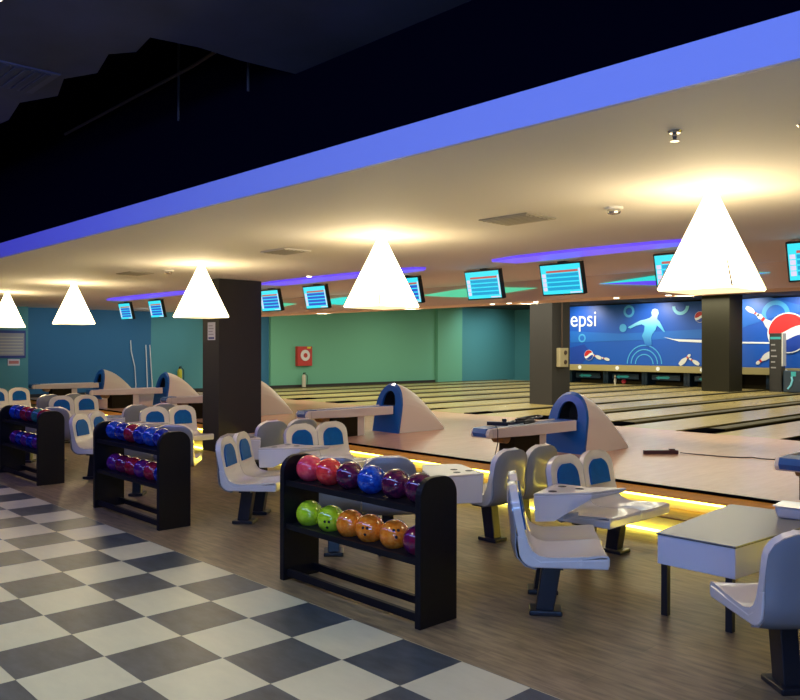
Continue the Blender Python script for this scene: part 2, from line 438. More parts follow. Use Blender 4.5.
for i in range(NL):
    x = LX[i]
    n = NL - 1 - i
    lab = 'polished wooden bowling lane with dark gutters, %s counted from the green side wall' % ordw[n]
    if i == 0: lane0['label'] = lab; lane0.location.x = x
    else: dup(lane0, lab, (x, 0, 0))

# ------------------------------------------------------------------ pyramid ceiling lamps
def make_lamp(label):
    t = thing('pyramid_lamp', label, 'ceiling lamp', (0, 0, 3.0), 0, 'pyramid ceiling lamps in a row')
    s, zb, st = .288, -.755, .028
    bm = new()
    hexa(bm, [(-s, -s, zb), (s, -s, zb), (s, s, zb), (-s, s, zb)], [(-st, -st, -.02), (st, -st, -.02), (st, st, -.02), (-st, st, -.02)])
    obj('lamp_shade', bm, M['shade'], t)
    bm = new(); q = s - .008
    hexa(bm, [(-q, -q, zb - .012), (q, -q, zb - .012), (q, q, zb - .012), (-q, q, zb - .012)], [(-q, -q, zb - .001), (q, -q, zb - .001), (q, q, zb - .001), (-q, q, zb - .001)])
    obj('diffuser', bm, M['diffuser'], t)
    for sx, sy in ((1, 1), (1, -1), (-1, 1), (-1, -1)):
        k = .55; bm = new()
        p0 = Vector((sx * (s + .001), sy * (s + .001), zb)); p1 = Vector((sx * st, sy * st, -.02))
        cyl(bm, p0, p0.lerp(p1, k), .008, .002, 6)
        obj('corner_seam', bm, M['lampedge'], t)
    bm = new(); cyl(bm, (0, 0, -.055), (0, 0, 0), .045, .045, 20); obj('ceiling_glow_collar', bm, M['glow_collar'], t)  # glowing collar added to brighten the ceiling round the lamp tip
    return t
LP = [(-2.81, 5.84, 'largest of the white glowing pyramid ceiling lamps, nearest to the camera'),
      (-6.42, 5.75, 'glowing white pyramid lamp hanging over the nearest ball rack'),
      (-10.35, 5.81, 'glowing white pyramid lamp hanging in front of the dark square column'),
      (-15.0, 5.80, 'glowing white pyramid lamp hanging before the plain blue wall'),
      (-18.5, 5.72, 'glowing white pyramid lamp cut by the left edge, above the wall notice board')]
lamp0 = None
for i, (x, y, l) in enumerate(LP):
    if i == 0: lamp0 = make_lamp(l); lamp0.location = (x, y, 3.0)
    else: dup(lamp0, l, (x, y, 3.0))

# ------------------------------------------------------------------ ball racks
def rounded_panel(bm, x0, x1, y0, y1, h, r):
    pts = [(y0, 0), (y1, 0)]
    for k in range(9):
        a = PI / 2 * k / 8; pts.append((y1 - r + r * math.cos(a), h - r + r * math.sin(a)))
    for k in range(9):
        a = PI / 2 + PI / 2 * k / 8; pts.append((y0 + r + r * math.cos(a), h - r + r * math.sin(a)))
    prism(bm, pts, 'x', x0, x1)

def make_rack(x0, x1, y0, label):
    W = x1 - x0; D = .345
    t = thing('ball_rack', label, 'ball rack', (x0, y0, 0))
    for a in (0, W - .05):
        bm = new(); rounded_panel(bm, a, a + .05, 0, D, .965, .13); obj('side_panel', bm, M['black'], t, bevel=.004)
    for z in (.775, .440):
        bm = new()
        prism(bm, [(.02, z - .040), (.055, z - .040), (D - .03, z + .0), (D - .02, z + .055), (D - .045, z + .055), (D - .05, z + .02), (.055, z - .016), (.05, z + .002), (.02, z + .002)],
              'x', .05, W - .05)
        obj('ball_shelf', bm, M['black'], t)
    for y in (.03, D - .06):
        bm = new(); box(bm, .05, W - .05, y, y + .035, .03, .085); obj('bottom_rail', bm, M['black'], t, bevel=.004)
    return t
R1 = make_rack(-5.21, -3.655, 3.61, 'black open ball rack nearest the camera with pink, green and orange balls')
R2 = make_rack(-8.985, -7.39, 3.69, 'black open ball rack with blue balls above red and purple balls')
R3 = make_rack(-12.42, -10.86, 3.735, 'black ball rack farthest left, cut by the left edge of the photo')

BM_ = {
 'pink': ball_mat('ball pink', (0.80, 0.05, 0.085), (0.92, 0.10, 0.13)),
 'coral': ball_mat('ball coral', (0.80, 0.03, 0.035), (0.90, 0.07, 0.05)),
 'maroon': ball_mat('ball maroon', (0.05, 0.008, 0.035), (0.16, 0.012, 0.05)),
 'blue': ball_mat('ball blue', (0.01, 0.045, 0.30), (0.015, 0.10, 0.50)),
 'purple': ball_mat('ball purple red', (0.20, 0.008, 0.04), (0.10, 0.01, 0.07)),
 'lime': ball_mat('ball lime', (0.42, 0.66, 0.015), (0.52, 0.74, 0.04)),
 'orange': ball_mat('ball orange', (0.85, 0.19, 0.010), (0.95, 0.30, 0.03), 40),
 'navy': ball_mat('ball dark blue', (0.006, 0.012, 0.16), (0.02, 0.05, 0.34)),
 'red': ball_mat('ball red', (0.28, 0.01, 0.02), (0.40, 0.02, 0.06)),
 'green': ball_mat('ball teal green', (0.02, 0.14, 0.12), (0.04, 0.24, 0.18)),
 'violet': ball_mat('ball violet', (0.07, 0.01, 0.16), (0.18, 0.02, 0.14)),
}
BR = .106
bm = new(); bmesh.ops.create_uvsphere(bm, u_segments=32, v_segments=20, radius=BR)
for f in bm.faces: f.smooth = True
ball_me = bpy.data.meshes.new('bowling_ball'); bm.to_mesh(ball_me); bm.free()
def hole_mesh(cx, cy):
    bm = new(); z = math.sqrt(BR * BR - cx * cx - cy * cy)
    n = Vector((cx, cy, z)).normalized()
    cyl(bm, n * (BR - .02), n * (BR + .0012), .0105, .0105, 14)
    me = bpy.data.meshes.new('finger_hole'); bm.to_mesh(me); bm.free(); me.materials.append(M['darkgap']); return me
holes = [hole_mesh(-.016, .016), hole_mesh(.016, .016), hole_mesh(0, -.03)]
ball_protos = {}
def ball(kind, loc, label, group, rot):
    if kind not in ball_protos:
        me = ball_me.copy(); me.materials.append(BM_[kind]); ball_protos[kind] = me
    o = bpy.data.objects.new('bowling_ball', ball_protos[kind]); COL.objects.link(o)
    o.location = loc; o.rotation_euler = rot
    for h in holes:
        c = bpy.data.objects.new('finger_hole', h); COL.objects.link(c); c.parent = o
    tag(o, label, 'bowling ball', group)
PL = ['first', 'second', 'third', 'fourth', 'fifth', 'sixth', 'seventh']
def fill(xs, y, z, kinds, shelf, rack, names):
    for i, (x, k) in enumerate(zip(xs, kinds)):
        lab = '%s bowling ball, %s from left on %s shelf of the %s rack' % (names.get(k, k), PL[i], shelf, rack)
        # most balls show their holes away from the viewer
        rot = (random.uniform(-1.7, -1.0), random.uniform(-.6, .6), random.uniform(-.6, .6))
        if (rack, shelf, i) in TURN: rot = TURN[(rack, shelf, i)]
        ball(k, (x, y, z), lab, 'balls on the %s rack' % rack, rot)
def toward(dx, dy, dz, spin=0):
    q = Vector((dx, dy, dz)).to_track_quat('Z', 'Y'); e = q.to_euler(); return e
TURN = {('nearest', 'lower', 4): toward(.75, -.55, .35), ('nearest', 'lower', 3): toward(.45, -.85, .1),
        ('nearest', 'lower', 1): toward(.55, -.8, -.15), ('nearest', 'lower', 2): toward(-.3, .2, -.9)}
NM = {'pink': 'pink', 'coral': 'coral red', 'maroon': 'dark maroon', 'lime': 'lime green', 'green': 'teal green', 'navy': 'dark blue', 'purple': 'purple red'}
fill([-5.05, -4.805, -4.56, -4.32, -4.065, -3.83], 3.78, .866, ['pink', 'coral', 'maroon', 'blue', 'maroon', 'maroon'], 'top', 'nearest', NM)
fill([-5.05, -4.785, -4.555, -4.335, -4.08, -3.845], 3.78, .513, ['lime', 'lime', 'orange', 'orange', 'orange', 'purple'], 'lower', 'nearest', NM)
xs2 = [-8.80 + .228 * i for i in range(6)]
fill(xs2, 3.87, .874, ['blue', 'navy', 'red', 'navy', 'blue', 'navy'], 'top', 'middle', NM)
fill([x + .02 for x in xs2], 3.87, .513, ['violet', 'purple', 'red', 'violet', 'red', 'navy'], 'lower', 'middle', NM)
xs3 = [-12.23 + .225 * i for i in range(6)]
fill(xs3, 3.915, .874, ['blue', 'navy', 'red', 'purple', 'green', 'red'], 'top', 'farthest', NM)
fill([x + .02 for x in xs3], 3.915, .513, ['violet', 'navy', 'violet', 'navy', 'violet', 'navy'], 'lower', 'farthest', NM)

# ------------------------------------------------------------------ twin seats
BACK = [(-.06, .445), (-.100, .470), (-.130, .525), (-.150, .59), (-.166, .67), (-.180, .745), (-.188, .79), (-.195, .825), (-.200, .85), (-.204, .868), (-.207, .880), (-.2085, .886)]
def arch(z, hw, z0, z1, p=2.4):
    if z <= z0: return hw
    u = min(1, (z - z0) / (z1 - z0)); return max(hw * .36, hw * (1 - u ** p) ** (1 / p))
def make_seat(label):
    t = thing('twin_seat', label, 'seat', (0, 0, 0))
    for yc in (-.237, .237):
        HW = .233
        prof = [(.389, .385), (.390, .40), (.390, .440), (.380, .455), (.34, .458), (.22, .446), (.10, .436), (.0, .432)] + BACK
        hws = []
        for i, (x, z) in enumerate(prof):
            hws.append(HW if i < 9 else arch(z, HW, .735, .887))
        bm = new(); sheet(bm, prof, hws, [.012] * 5 + [.02, .03, .04] + [.05] * (len(prof) - 8), nt=11, y0=yc, dish=0.012)
        obj('seat_shell', bm, M['shell'], t, smooth=True)
        # moulded skirt closing the underside of the pan
        bm = new()
        sk = [(.387, .366), (.387, .436), (-.05, .41), (-.10, .44), (-.135, .50), (-.150, .56), (-.205, .57), (-.197, .50)]
        sk += [(-.085 - .108 * math.cos(a), .470 - .108 * math.sin(a)) for a in [PI / 2 * q / 7 for q in range(8)]]
        prism(bm, sk, 'y', yc - HW - .002, yc + HW + .002); obj('seat_skirt', bm, M['shell'], t, bevel=.010)
        bp = [(-.075, .356), (-.150, .378), (-.198, .43), (-.210, .50), (-.208, .56), (-.212, .63), (-.222, .70), (-.236, .77), (-.244, .82), (-.252, .855), (-.256, .872)]
        hb = [arch(z, HW - .002, .73, .880) for x, z in bp]
        bm = new(); sheet(bm, bp, hb, .008, nt=13, y0=yc, bulge=.036)
        obj('back_cover', bm, M['greyback'], t, smooth=True)
        zs = [.595 + .215 * (k / 12) for k in range(13)]
        pp = []; ph = []
        for z in zs:
            for (xa, za), (xb, zb) in zip(BACK, BACK[1:]):
                if za <= z <= zb:
                    pp.append((xa + (xb - xa) * (z - za) / (zb - za) + .008, z)); break
            ph.append(arch(z, .150, .685, .812, 2.3))
        bm = new(); sheet(bm, pp, ph, .016, nt=9, y0=yc); obj('blue_pad', bm, M['pad'], t, smooth=True)
        bm = new(); hexa(bm, [(-.075, yc - .05, .03), (.045, yc - .05, .03), (.045, yc + .05, .03), (-.075, yc + .05, .03)],
                         [(-.03, yc - .05, .365), (.10, yc - .05, .365), (.10, yc + .05, .365), (-.03, yc + .05, .365)])
        obj('post', bm, M['blackmetal'], t, bevel=.006)
        bm = new(); box(bm, -.12, .10, yc - .085, yc + .085, 0, .034); obj('base_plate', bm, M['blackmetal'], t, bevel=.008)
    bm = new(); box(bm, -.02, .10, -.40, .40, .335, .366); obj('support_beam', bm, M['blackmetal'], t)
    return t

PITCH = 3.85
rackname = ['nearest', 'middle', 'farthest']
seat0 = make_seat('white twin seat in side view with one post in front, right of the nearest rack')
first = [True]
def seat(x, y, deg, label):
    if first[0]:
        first[0] = False; seat0['label'] = label; seat0.location = (x, y, 0); seat0.rotation_euler = (0, 0, math.radians(deg)); return seat0
    return dup(seat0, label, (x, y, 0), math.radians(deg))

def make_tray(label, mirror=False):
    t = thing('corner_table', label, 'corner table', (0, 0, 0))
    sg = -1 if mirror else 1
    top = [(-.10, -.33), (-.01, -.20), (.07, -.09), (.17, .05), (.245, .43), (.02, .24), (-.27, .20)]   # local x,y, about (-3.72, 5.31)
    zt = .69
    bz = [.47, .48, .585, .635, .655, .60, .46]
    P = [(sg * x, y) for x, y in top]
    hol = [(-.06, -.14), (-.14, .10), (.02, .11)]
    if mirror:
        P = [(.12, -.33), (-.22, -.10), (-.48, .16), (-.23, .43), (.29, .17)]; bz = [.44, .52, .62, .60, .42]
        hol = [(-.03, .12), (.11, .17), (.10, .02)]
    bm = new()
    lo = [(p[0] * .96, p[1] * .96, b) for p, b in zip(P, bz)]; hi = [(p[0], p[1], zt - .02) for p in P]
    hexa(bm, lo, hi); obj('table_body', bm, M['tablebody'], t, bevel=.01)
    bm = new()
    lo = [(p[0], p[1], zt - .0199) for p in P]; hi = [(p[0], p[1], zt) for p in P]
    hexa(bm, lo, hi); obj('table_top', bm, M['shell'], t, bevel=.006)
    for hx, hy in hol:
        bm = new(); hx = hx if not mirror else hx; cyl(bm, (hx, hy, zt - .01), (hx, hy, zt + .0015), .034, .034, 20); obj('cup_hole', bm, M['darkgap'], t)
    bm = new()
    if mirror: box(bm, -.02, .05, -.12, .30, .40, .455)
    else: box(bm, -.16, -.10, .06, .27, .435, .47)
    obj('support_arm', bm, M['tablebody'], t)
    return t
trayL = make_tray('x'); trayR = make_tray('x', True)
tl = [True, True]
def tray(x, y, label, mirror=False):
    i = 1 if mirror else 0; src = trayR if mirror else trayL
    if tl[i]: tl[i] = False; src['label'] = label; src.location = (x, y, 0); return src
    return dup(src, label, (x, y, 0))

# per bay: A (diagonal, near left), T, B (facing the bay) on its left; C, H, G on the bay's right (listed with the bay to the left)
A_l = ['white twin seat in side view, nearest the camera between the nearest rack and grey table',
       'white twin seat with two blue pads, standing just left of the nearest rack',
       'white twin seat standing just left of the middle rack']
T_l = ['white three-hole corner table wedged behind the white seat in side view',
       'pointed white corner table behind the seat just left of the nearest rack',
       'pointed white corner table behind the balls of the middle rack']
B_l = ['white twin seat with blue pads backing onto grey shells, right of the nearest rack',
       'white twin seat with blue pads above the pink balls of the nearest rack',
       'white twin seat with blue pads just left of the dark column',
       'white twin seat with blue pads behind and right of the farthest rack',
       'white twin seat with blue pads under the left wall lamp, farthest left of all']
C_l = ['twin seat with grey shell backs right behind the blue-padded seat and the nearest rack',
       'twin seat with grey shell back beside pointed table, left of pads above the pink balls',
       'twin seat with grey shell backs behind the middle rack, left of the column seat',
       'twin seat with grey shell back behind the farthest rack beside blue-padded seat']
H_l = ['white corner table with cup holes just behind right panel of the nearest rack',
       'white corner table at the foot of the dark column',
       'white corner table behind the right end of the farthest rack']
G_l = ['twin seat with grey backs directly behind the balls of the nearest rack',
       'twin seat with grey backs directly behind the right end of the middle rack',
       'twin seat with grey backs directly behind the farthest rack']
for k in range(5):
    o = -PITCH * k
    if k < 3: seat(-3.47 + o + (.03 if k else 0), 4.68 + (.03 if k else 0), 39, A_l[k])
    if k < 3: tray(-3.70 + o + (.05 if k else 0), 5.30, T_l[k])
    seat(-3.90 + o, 6.05, 0, B_l[k])
    if k < 4: seat(-4.93 + o, 6.05, 180, C_l[k])
    if k < 3: tray(-5.02 + o + (.16 if k else 0), 5.30 + (.08 if k else 0), H_l[k], True)
    if k < 3: seat(-5.40 + o, 4.60, 141, G_l[k])
seat(-1.575, 4.63, 141, 'twin seat seen from behind beside the grey table, cut by the right edge')

# low table
t = thing('coffee_table', 'low white box table with glossy grey top on black legs, near the right edge', 'table', (0, 0, 0))
TP = [(-2.79, 5.02), (-2.255, 5.02), (-2.15, 6.45), (-2.89, 6.36)]
bm = new(); hexa(bm, [(x, y, .345) for x, y in TP], [(x, y, .546) for x, y in TP]); obj('table_body', bm, M['tablebody'], t, bevel=.004)
bm = new(); hexa(bm, [(-2.795, 5.012, .546), (-2.25, 5.012, .546), (-2.142, 6.458, .546), (-2.897, 6.368, .546)],
                 [(-2.795, 5.012, .556), (-2.25, 5.012, .556), (-2.142, 6.458, .556), (-2.897, 6.368, .556)]); obj('table_top', bm, M['tabletop'], t)
bm = new(); 
P = [(-2.798, 5.009), (-2.247, 5.009), (-2.139, 6.461), (-2.90, 6.371)]
hexa(bm, [(x, y, .5440) for x, y in P], [(x, y, .5475) for x, y in P]); obj('edge_band', bm, M['blackmetal'], t)
for x, y in ((-2.745, 5.05), (-2.30, 5.05), (-2.20, 6.38), (-2.84, 6.30)):
    bm = new(); box(bm, x - .022, x + .022, y - .022, y + .022, 0, .346); obj('leg', bm, M['blackmetal'], t)
# white tub on it, standing in for what looks like a seat part
bm = new()
prof = [(-.17, -.12), (.17, -.12), (.17, .12), (-.17, .12)]
hexa(bm, [(x * .9, y * .9, 0) for x, y in prof], [(x, y, .085) for x, y in prof])
t = thing('plastic_moulding', 'small white plastic tub lying on the glossy grey table top', 'moulding', (-2.29, 6.22, .5565), 0.1)
obj('moulding_body', bm, M['shell'], t, bevel=.02)
bm = new(); box(bm, -.18, .18, -.13, .13, .0851, .092); obj('moulding_lid', bm, M['shell'], t, bevel=.003)

# ------------------------------------------------------------------ ball returns
def make_return(label):
    t = thing('ball_return', label, 'ball return', (0, 0, ZA))
    hw = .335
    def section(y, h, w, n=14):
        pts = [(-w, 0)]
        zs = h * .45
        for k in range(n + 1):
            a = PI - PI * k / n
            pts.append((w * math.copysign(abs(math.cos(a)) ** .92, math.cos(a)), zs + (h - zs) * abs(math.sin(a)) ** .95))
        pts.append((w, 0))
        return [(x, y, z) for x, z in pts]
    # white tapering hood
    st = [(.20, .855), (.30, .84), (.45, .785), (.60, .70), (.75, .585), (.90, .44), (1.03, .29), (1.12, .16), (1.18, .06)]
    st[0] = (.04, .855)
    lean = lambda z, h: .15 * z / .85
    bm = new(); rings = [[bm.verts.new((p[0], p[1] + (lean(p[2], h) if q == 0 else 0), p[2])) for p in section(y, h, hw - .01)] for q, (y, h) in enumerate(st)]
    for a, b in zip(rings, rings[1:]):
        for i in range(len(a) - 1): bm.faces.new((a[i], a[i + 1], b[i + 1], b[i]))
        bm.faces.new((a[-1], a[0], b[0], b[-1]))
    bm.faces.new(list(reversed(rings[-1])))
    obj('hood', bm, M['hoodwhite'], t, smooth=False, bevel=.01)
    # blue arched mouth: outer shell with an opening
    outer0 = [(x, y + .15 * z / .85, z) for x, y, z in section(0.0, .83, hw)]; outer1 = [(x, y + .15 * z / .85, z) for x, y, z in section(.045, .868, hw)]
    n = len(outer0)
    inner = []
    for k, (x, y, z) in enumerate(outer0):
        zi = .47 + max(0, (z - .36)) * .56 if z > .36 else .47
        inner.append((x * .52, .15 * zi / .85, zi))
    bm = new()
    O0 = [bm.verts.new(p) for p in outer0]; O1 = [bm.verts.new(p) for p in outer1]
    I0 = [bm.verts.new(p) for p in inner]; I1 = [bm.verts.new((x, y + .044, z)) for x, y, z in inner]
    for i in range(n - 1):
        bm.faces.new((O0[i], O0[i + 1], O1[i + 1], O1[i])); bm.faces.new((O0[i + 1], O0[i], I0[i], I0[i + 1]))
        bm.faces.new((I0[i + 1], I0[i], I1[i], I1[i + 1])); bm.faces.new((O1[i], O1[i + 1], I1[i + 1], I1[i]))
    bm.faces.new((O0[0], O1[0], O1[-1], O0[-1])); bm.faces.new((O0[0], O0[-1], I0[-1], I0[0])); bm.faces.new((I0[0], I0[-1], I1[-1], I1[0]))
    bm.faces.new((O1[-1], O1[0], I1[0], I1[-1]))
    obj('hood_mouth', bm, M['hoodblue'], t)
    bm = new(); vs = [bm.verts.new((x, y + .0441, z)) for x, y, z in inner]; vs2 = [bm.verts.new((x * .95, .36, z)) for x, y, z in inner]
    bm.faces.new(list(reversed(vs2)))
    for i in range(n): bm.faces.new((vs[i], vs[(i + 1) % n], vs2[(i + 1) % n], vs2[i]))
    obj('mouth_cavity', bm, M['darkgap'], t)
    # tray: two white rails, blue liner, rounded blue end
    wn, wh = .155, .205            # half widths at the nose and at the hood
    for sd in (-1, 1):
        bm = new()
        lo = []; hi = []
        for y, z0, z1, w in ((-1.74, .345, .468, wn), (-1.0, .328, .471, wn + (wh - wn) * .39), (.02, .328, .475, wh)):
            lo.append((y, z0, z1, w))
        vs = [[bm.verts.new((sd * (w - d), y, z)) for d, z in ((0, z0), (0, z1), (.045, z1), (.045, z0))] for y, z0, z1, w in lo]
        for a, b in zip(vs, vs[1:]):
            for q in range(4): bm.faces.new((a[q], a[(q + 1) % 4], b[(q + 1) % 4], b[q]))
        bm.faces.new(vs[0]); bm.faces.new(list(reversed(vs[-1])))
        obj('tray_rail', bm, M['hoodwhite'], t, bevel=.012)
    a, b = wn - .046, wh - .046
    bm = new(); hexa(bm, [(-a, -1.72, .40), (a, -1.72, .40), (b, .03, .36), (-b, .03, .36)], [(-a, -1.72, .452), (a, -1.72, .452), (b, .03, .460), (-b, .03, .460)]); obj('tray_liner', bm, M['hoodblue'], t)
    bm = new(); prism(bm, [(-1.81, .345), (-1.835, .39), (-1.82, .44), (-1.78, .468), (-1.7401, .468), (-1.7401, .345)], 'x', -wn, wn); obj('tray_nose', bm, M['hoodwhite'], t, bevel=.014)
    bm = new(); prism(bm, [(-1.82, .36), (-1.845, .41), (-1.82, .468), (-1.60, .479), (-1.60, .462), (-1.80, .45), (-1.82, .40)], 'x', -a, a); obj('nose_pad', bm, M['hoodblue'], t)
    bm = new(); box(bm, -.12, .12, -.735, -.58, 0, .33); obj('pedestal', bm, M['hoodwhite'], t)
    bm = new(); box(bm, -.13, .13, -1.28, -.74, .0, .325); obj('lift_box', bm, M['gutter'], t)
    bm = new(); cyl(bm, (-.10, -1.40, .33), (.10, -1.40, .33), .08, .08, 20); obj('drum', bm, M['drum'], t, smooth=False)
    return t
BRL = [(-2.97, 9.60, 'white and blue ball return cut by the right edge of the photo'),
       (-6.80, 9.60, 'white and blue ball return with black cables lying on its tray'),
       (-10.62, 9.60, 'white and blue ball return with an empty tray, before the green wall'),
       (-15.4, 9.62, 'ball return half hidden by the dark square column, only its white tail showing'),
       (-19.3, 9.62, 'ball return just left of the column, below the yellow extinguisher'),
       (-23.25, 9.62, 'ball return farthest left, in front of the plain blue wall')]
b0 = None
for i, (x, y, l) in enumerate(BRL):
    if i == 0: b0 = make_return(l); b0.location = (x, y, ZA)
    else: dup(b0, l, (x, y, ZA))

# cables on the return, floor cable and black bar
ZT = ZA + .478
bm = new()
pts = []
for k in range(90):
    a = k * .42
    pts.append((-6.80 + .11 * math.cos(a) * (1 + .3 * math.sin(k * .31)), 8.55 + .34 * math.sin(a * .93) + .003 * k, ZT + .014 + .0007 * k))
tube(bm, pts, .011, 6)
tag(obj('cable_coil', bm, M['blackmetal'], smooth=True), 'tangled black cable heaped on the blue tray of the ball return', 'cable')
t = thing('handheld_tool', 'small black handheld tool lying on the ball return tray beside the cable', 'tool', (-6.84, 8.18, ZT), .5)
bm = new(); box(bm, -.14, .14, -.028, .028, 0, .05); obj('tool_body', bm, M['blackmetal'], t, bevel=.01)
bm = new(); box(bm, .06, .12, -.02, .02, .0505, .09); obj('grip', bm, M['blackmetal'], t, bevel=.008)
bm = new()
tube(bm, [(-6.72, 8.0, ZT + .012), (-6.60, 7.88, ZT + .010), (-6.545, 7.83, ZT - .02), (-6.535, 7.82, ZA + .30), (-6.56, 7.80, ZA + .16), (-6.55, 7.79, ZA + .05), (-6.5, 7.80, ZA + .012)], .006, 6)
tag(obj('hanging_cord', bm, M['cable'], smooth=True), 'thin brown cord hanging from the nose of the ball return tray', 'cord')
t = thing('cable_bar', 'dark maroon bar lying on the approach floor with a cable at its end', 'bar', (-5.79, 10.50, ZA), math.atan2(.36, .325))
bm = new(); box(bm, -.245, .245, -.03, .03, 0, .055); obj('bar_body', bm, M['darkred'], t, bevel=.008)
bm = new(); box(bm, .12, .2, -.025, .025, .0552, .075); obj('bar_knob', bm, M['darkred'], t, bevel=.004)
bm = new()
tube(bm, [(-5.60, 10.70, ZA + .02), (-5.4, 10.80, ZA + .007), (-5.0, 10.86, ZA + .007), (-4.82, 10.93, ZA + .007), (-4.74, 11.06, ZA + .007), (-4.6, 11.02, ZA + .007), (-4.25, 11.12, ZA + .007)], .007, 6)
tag(obj('floor_cable', bm, M['cable'], smooth=True), 'thin dark cable trailing over the approach to the right of the maroon bar', 'cable')

# ------------------------------------------------------------------ monitors
def make_tv(label, deep=False):
    t = thing('score_monitor', label, 'monitor', (0, 0, 0), 0, 'score monitors hanging over the approach')
    tilt = Matrix.Rotation(math.radians(-13), 4, 'X')
    w, h = .345, .222
    C = Matrix.Translation((0, 0, -.245)) @ Matrix.Rotation(math.radians(13), 4, 'X')
    def B(name, x0, x1, y0, y1, z0, z1, m, p, bev=0):
        bm = new(); box(bm, x0, x1, y0, y1, z0, z1, C); return obj(name, bm, m, p, bevel=bev)
    B('housing', -w, w, 0, .075, -h, h, M['tvblack'], t, .006)
    s = B('screen', -w + .02, w - .02, -.003, -.0005, -h + .02, h - .02, M['cyan'], t)
    B('title_row', -w + .11, w - .06, -.005, -.0031, .095, .125, M['scred'], s)
    row = M['scdeep'] if deep else M['scrow']
    for k in range(4):
        z1 = .080 - .062 * k
        B('score_row', -w + .11, w - .06, -.005, -.0031, z1 - .044, z1, row, s)
        B('name_cell', -w + .035, -w + .095, -.005, -.0031, z1 - .048, z1 + .004, M['scwhite'], s)
    B('side_cell', w - .048, w - .026, -.005, -.0031, -.16, .14, M['scwhite'], s)
    B('bottom_cell', w - .22, w - .035, -.005, -.0031, -.195, -.178, M['scwhite'], s)
    bm = new(); cyl(bm, (0, .05, -.10), (0, .05, 0), .02, .02, 12); obj('bracket', bm, M['tvblack'], t)
    bm = new(); box(bm, -.06, .06, -.01, .11, -.015, 0); obj('ceiling_plate', bm, M['tvblack'], t)
    return t
TVX = [(-3.21, 'score monitor cut by the right edge of the photo'), (-4.80, 'score monitor half hidden left behind the largest pyramid lamp'),
       (-6.545, 'largest fully visible score monitor, above the dark lane column'), (-7.955, 'score monitor left of the one above the lane column'),
       (-9.64, 'score monitor half hidden behind the pyramid lamp over nearest rack'),
       (-12.09, 'score monitor above the red hose cabinet, left of the lamp over nearest rack'), (-13.60, 'score monitor just touching the right edge of the dark square column'),
       (-18.54, 'score monitor above the blue wall, nearer to the column of the far pair'), (-20.26, 'score monitor above the blue wall, left one of the far pair')]
tv0 = make_tv('x'); tv1 = make_tv('x', True); used = [False, False]
for i, (x, l) in enumerate(TVX):
    d = 1 if i >= 4 else 0
    src = (tv0, tv1)[d]
    loc = (x, 9.17, 3.0)
    if not used[d]: used[d] = True; src['label'] = l; src.location = loc
    else: dup(src, l, loc)

# ------------------------------------------------------------------ cove lights
def lens(x0, x1, n=16, a=1.0, tipl=.5):
    up = []; dn = []
    for k in range(n + 1):
        u = k / n; s = math.sin(PI * u) ** .6
        up.append((x0 + (x1 - x0) * u, s)); dn.append((x0 + (x1 - x0) * u, -s))
    return up, dn
def ceiling_cove(x0, x1, label):
    bm = new(); n = 18
    poly = [(x0, 8.30), (x0 + .5, 8.17), (x0 + (x1 - x0) * .5, 8.12), (x1 - .5, 8.17), (x1 - .1, 8.26), (x1, 8.40), (x1 - .15, 8.52), (x1 - .6, 8.58),
            (x0 + (x1 - x0) * .5, 8.64), (x0 + .6, 8.68), (x0 + .1, 8.70)]
    t = thing('cove_light', label, 'cove light', (0, 0, 0), 0, 'purple cove lights in the ceiling')
    prism(bm, poly, 'z', 2.965, 3.0); obj('light_panel', bm, M['purple'], t)
    return t
ceiling_cove(-7.05, -4.1, 'long purple cove light in the ceiling left of the largest pyramid lamp')
ceiling_cove(-12.6, -8.40, 'long purple cove light in the ceiling behind the lamp over nearest rack')
ceiling_cove(-19.4, -15.0, 'blue purple cove light in the ceiling above the far pair of monitors')
def face_cove(x0, x1, m, label, lip):
    t = thing('cove_light', label, 'cove light', (0, 0, 0), 0, 'lens shaped cove lights in the header')
    n = 20; cz = 2.86; hh = .085
    up = []; dn = []
    for k in range(n + 1):
        u = k / n; s = min(1, 2.6 * min(u, 1 - u)) ; x = x0 + (x1 - x0) * u
        up.append((x, cz + hh * s * .9)); dn.append((x, cz - hh * s))
    bm = new(); prism(bm, up + dn[::-1], 'y', 11.335, 11.35); obj('light_panel', bm, m, t)
    if lip:
        q = [(x, z + .07 * min(1, 3 * min((x - x0) / (x1 - x0), (x1 - x) / (x1 - x0)))) for x, z in dn]
        bm = new(); prism(bm, dn + q[::-1], 'y', 11.325, 11.3349); obj('lower_lip', bm, M['purple'], t)
face_cove(-7.35, -4.62, M['cyanglow'], 'cyan lens cove light with purple lip in header behind the largest lamp', True)
face_cove(-11.5, -8.6, M['greenglow'], 'pale green lens cove light in the header behind two score monitors', False)
face_cove(-15.2, -12.2, M['cyanglow'], 'cyan lens cove light in the header above the red hose cabinet', False)
face_cove(-18.3, -15.7, M['greenglow'], 'pale green lens cove light in the header beside the dark square column', False)

# ------------------------------------------------------------------ ceiling fittings
def downlight(x, y, z, label):
    t = thing('downlight', label, 'downlight', (x, y, z), 0, 'small round downlights')
    bm = new(); cyl(bm, (0, 0, -.012), (0, 0, 0), .055, .06, 18); obj('rim', bm, M['whitepaint'], t)
    bm = new(); cyl(bm, (0, 0, -.018), (0, 0, -.0121), .042, .042, 18); obj('bulb', bm, M['spotglow'], t)
    return t
DLX = [(-9.05, 'small round downlight in the header below the monitor left of the lane column'),
       (-10.15, 'small round downlight in the header left of the lane column'),
       (-8.72, 'small round downlight just left of the lane column top'),
       (-7.17, 'small round downlight in the header above the mural figure'),
       (-6.27, 'small round downlight in the header left of the largest lamp base')]
DLX = [(-9.75, 11.5, DLX[0][1]), (-9.35, 11.5, DLX[1][1]), (-8.75, 11.5, DLX[2][1]), (-7.13, 11.5, DLX[3][1]), (-6.22, 11.5, DLX[4][1])]
d0 = None
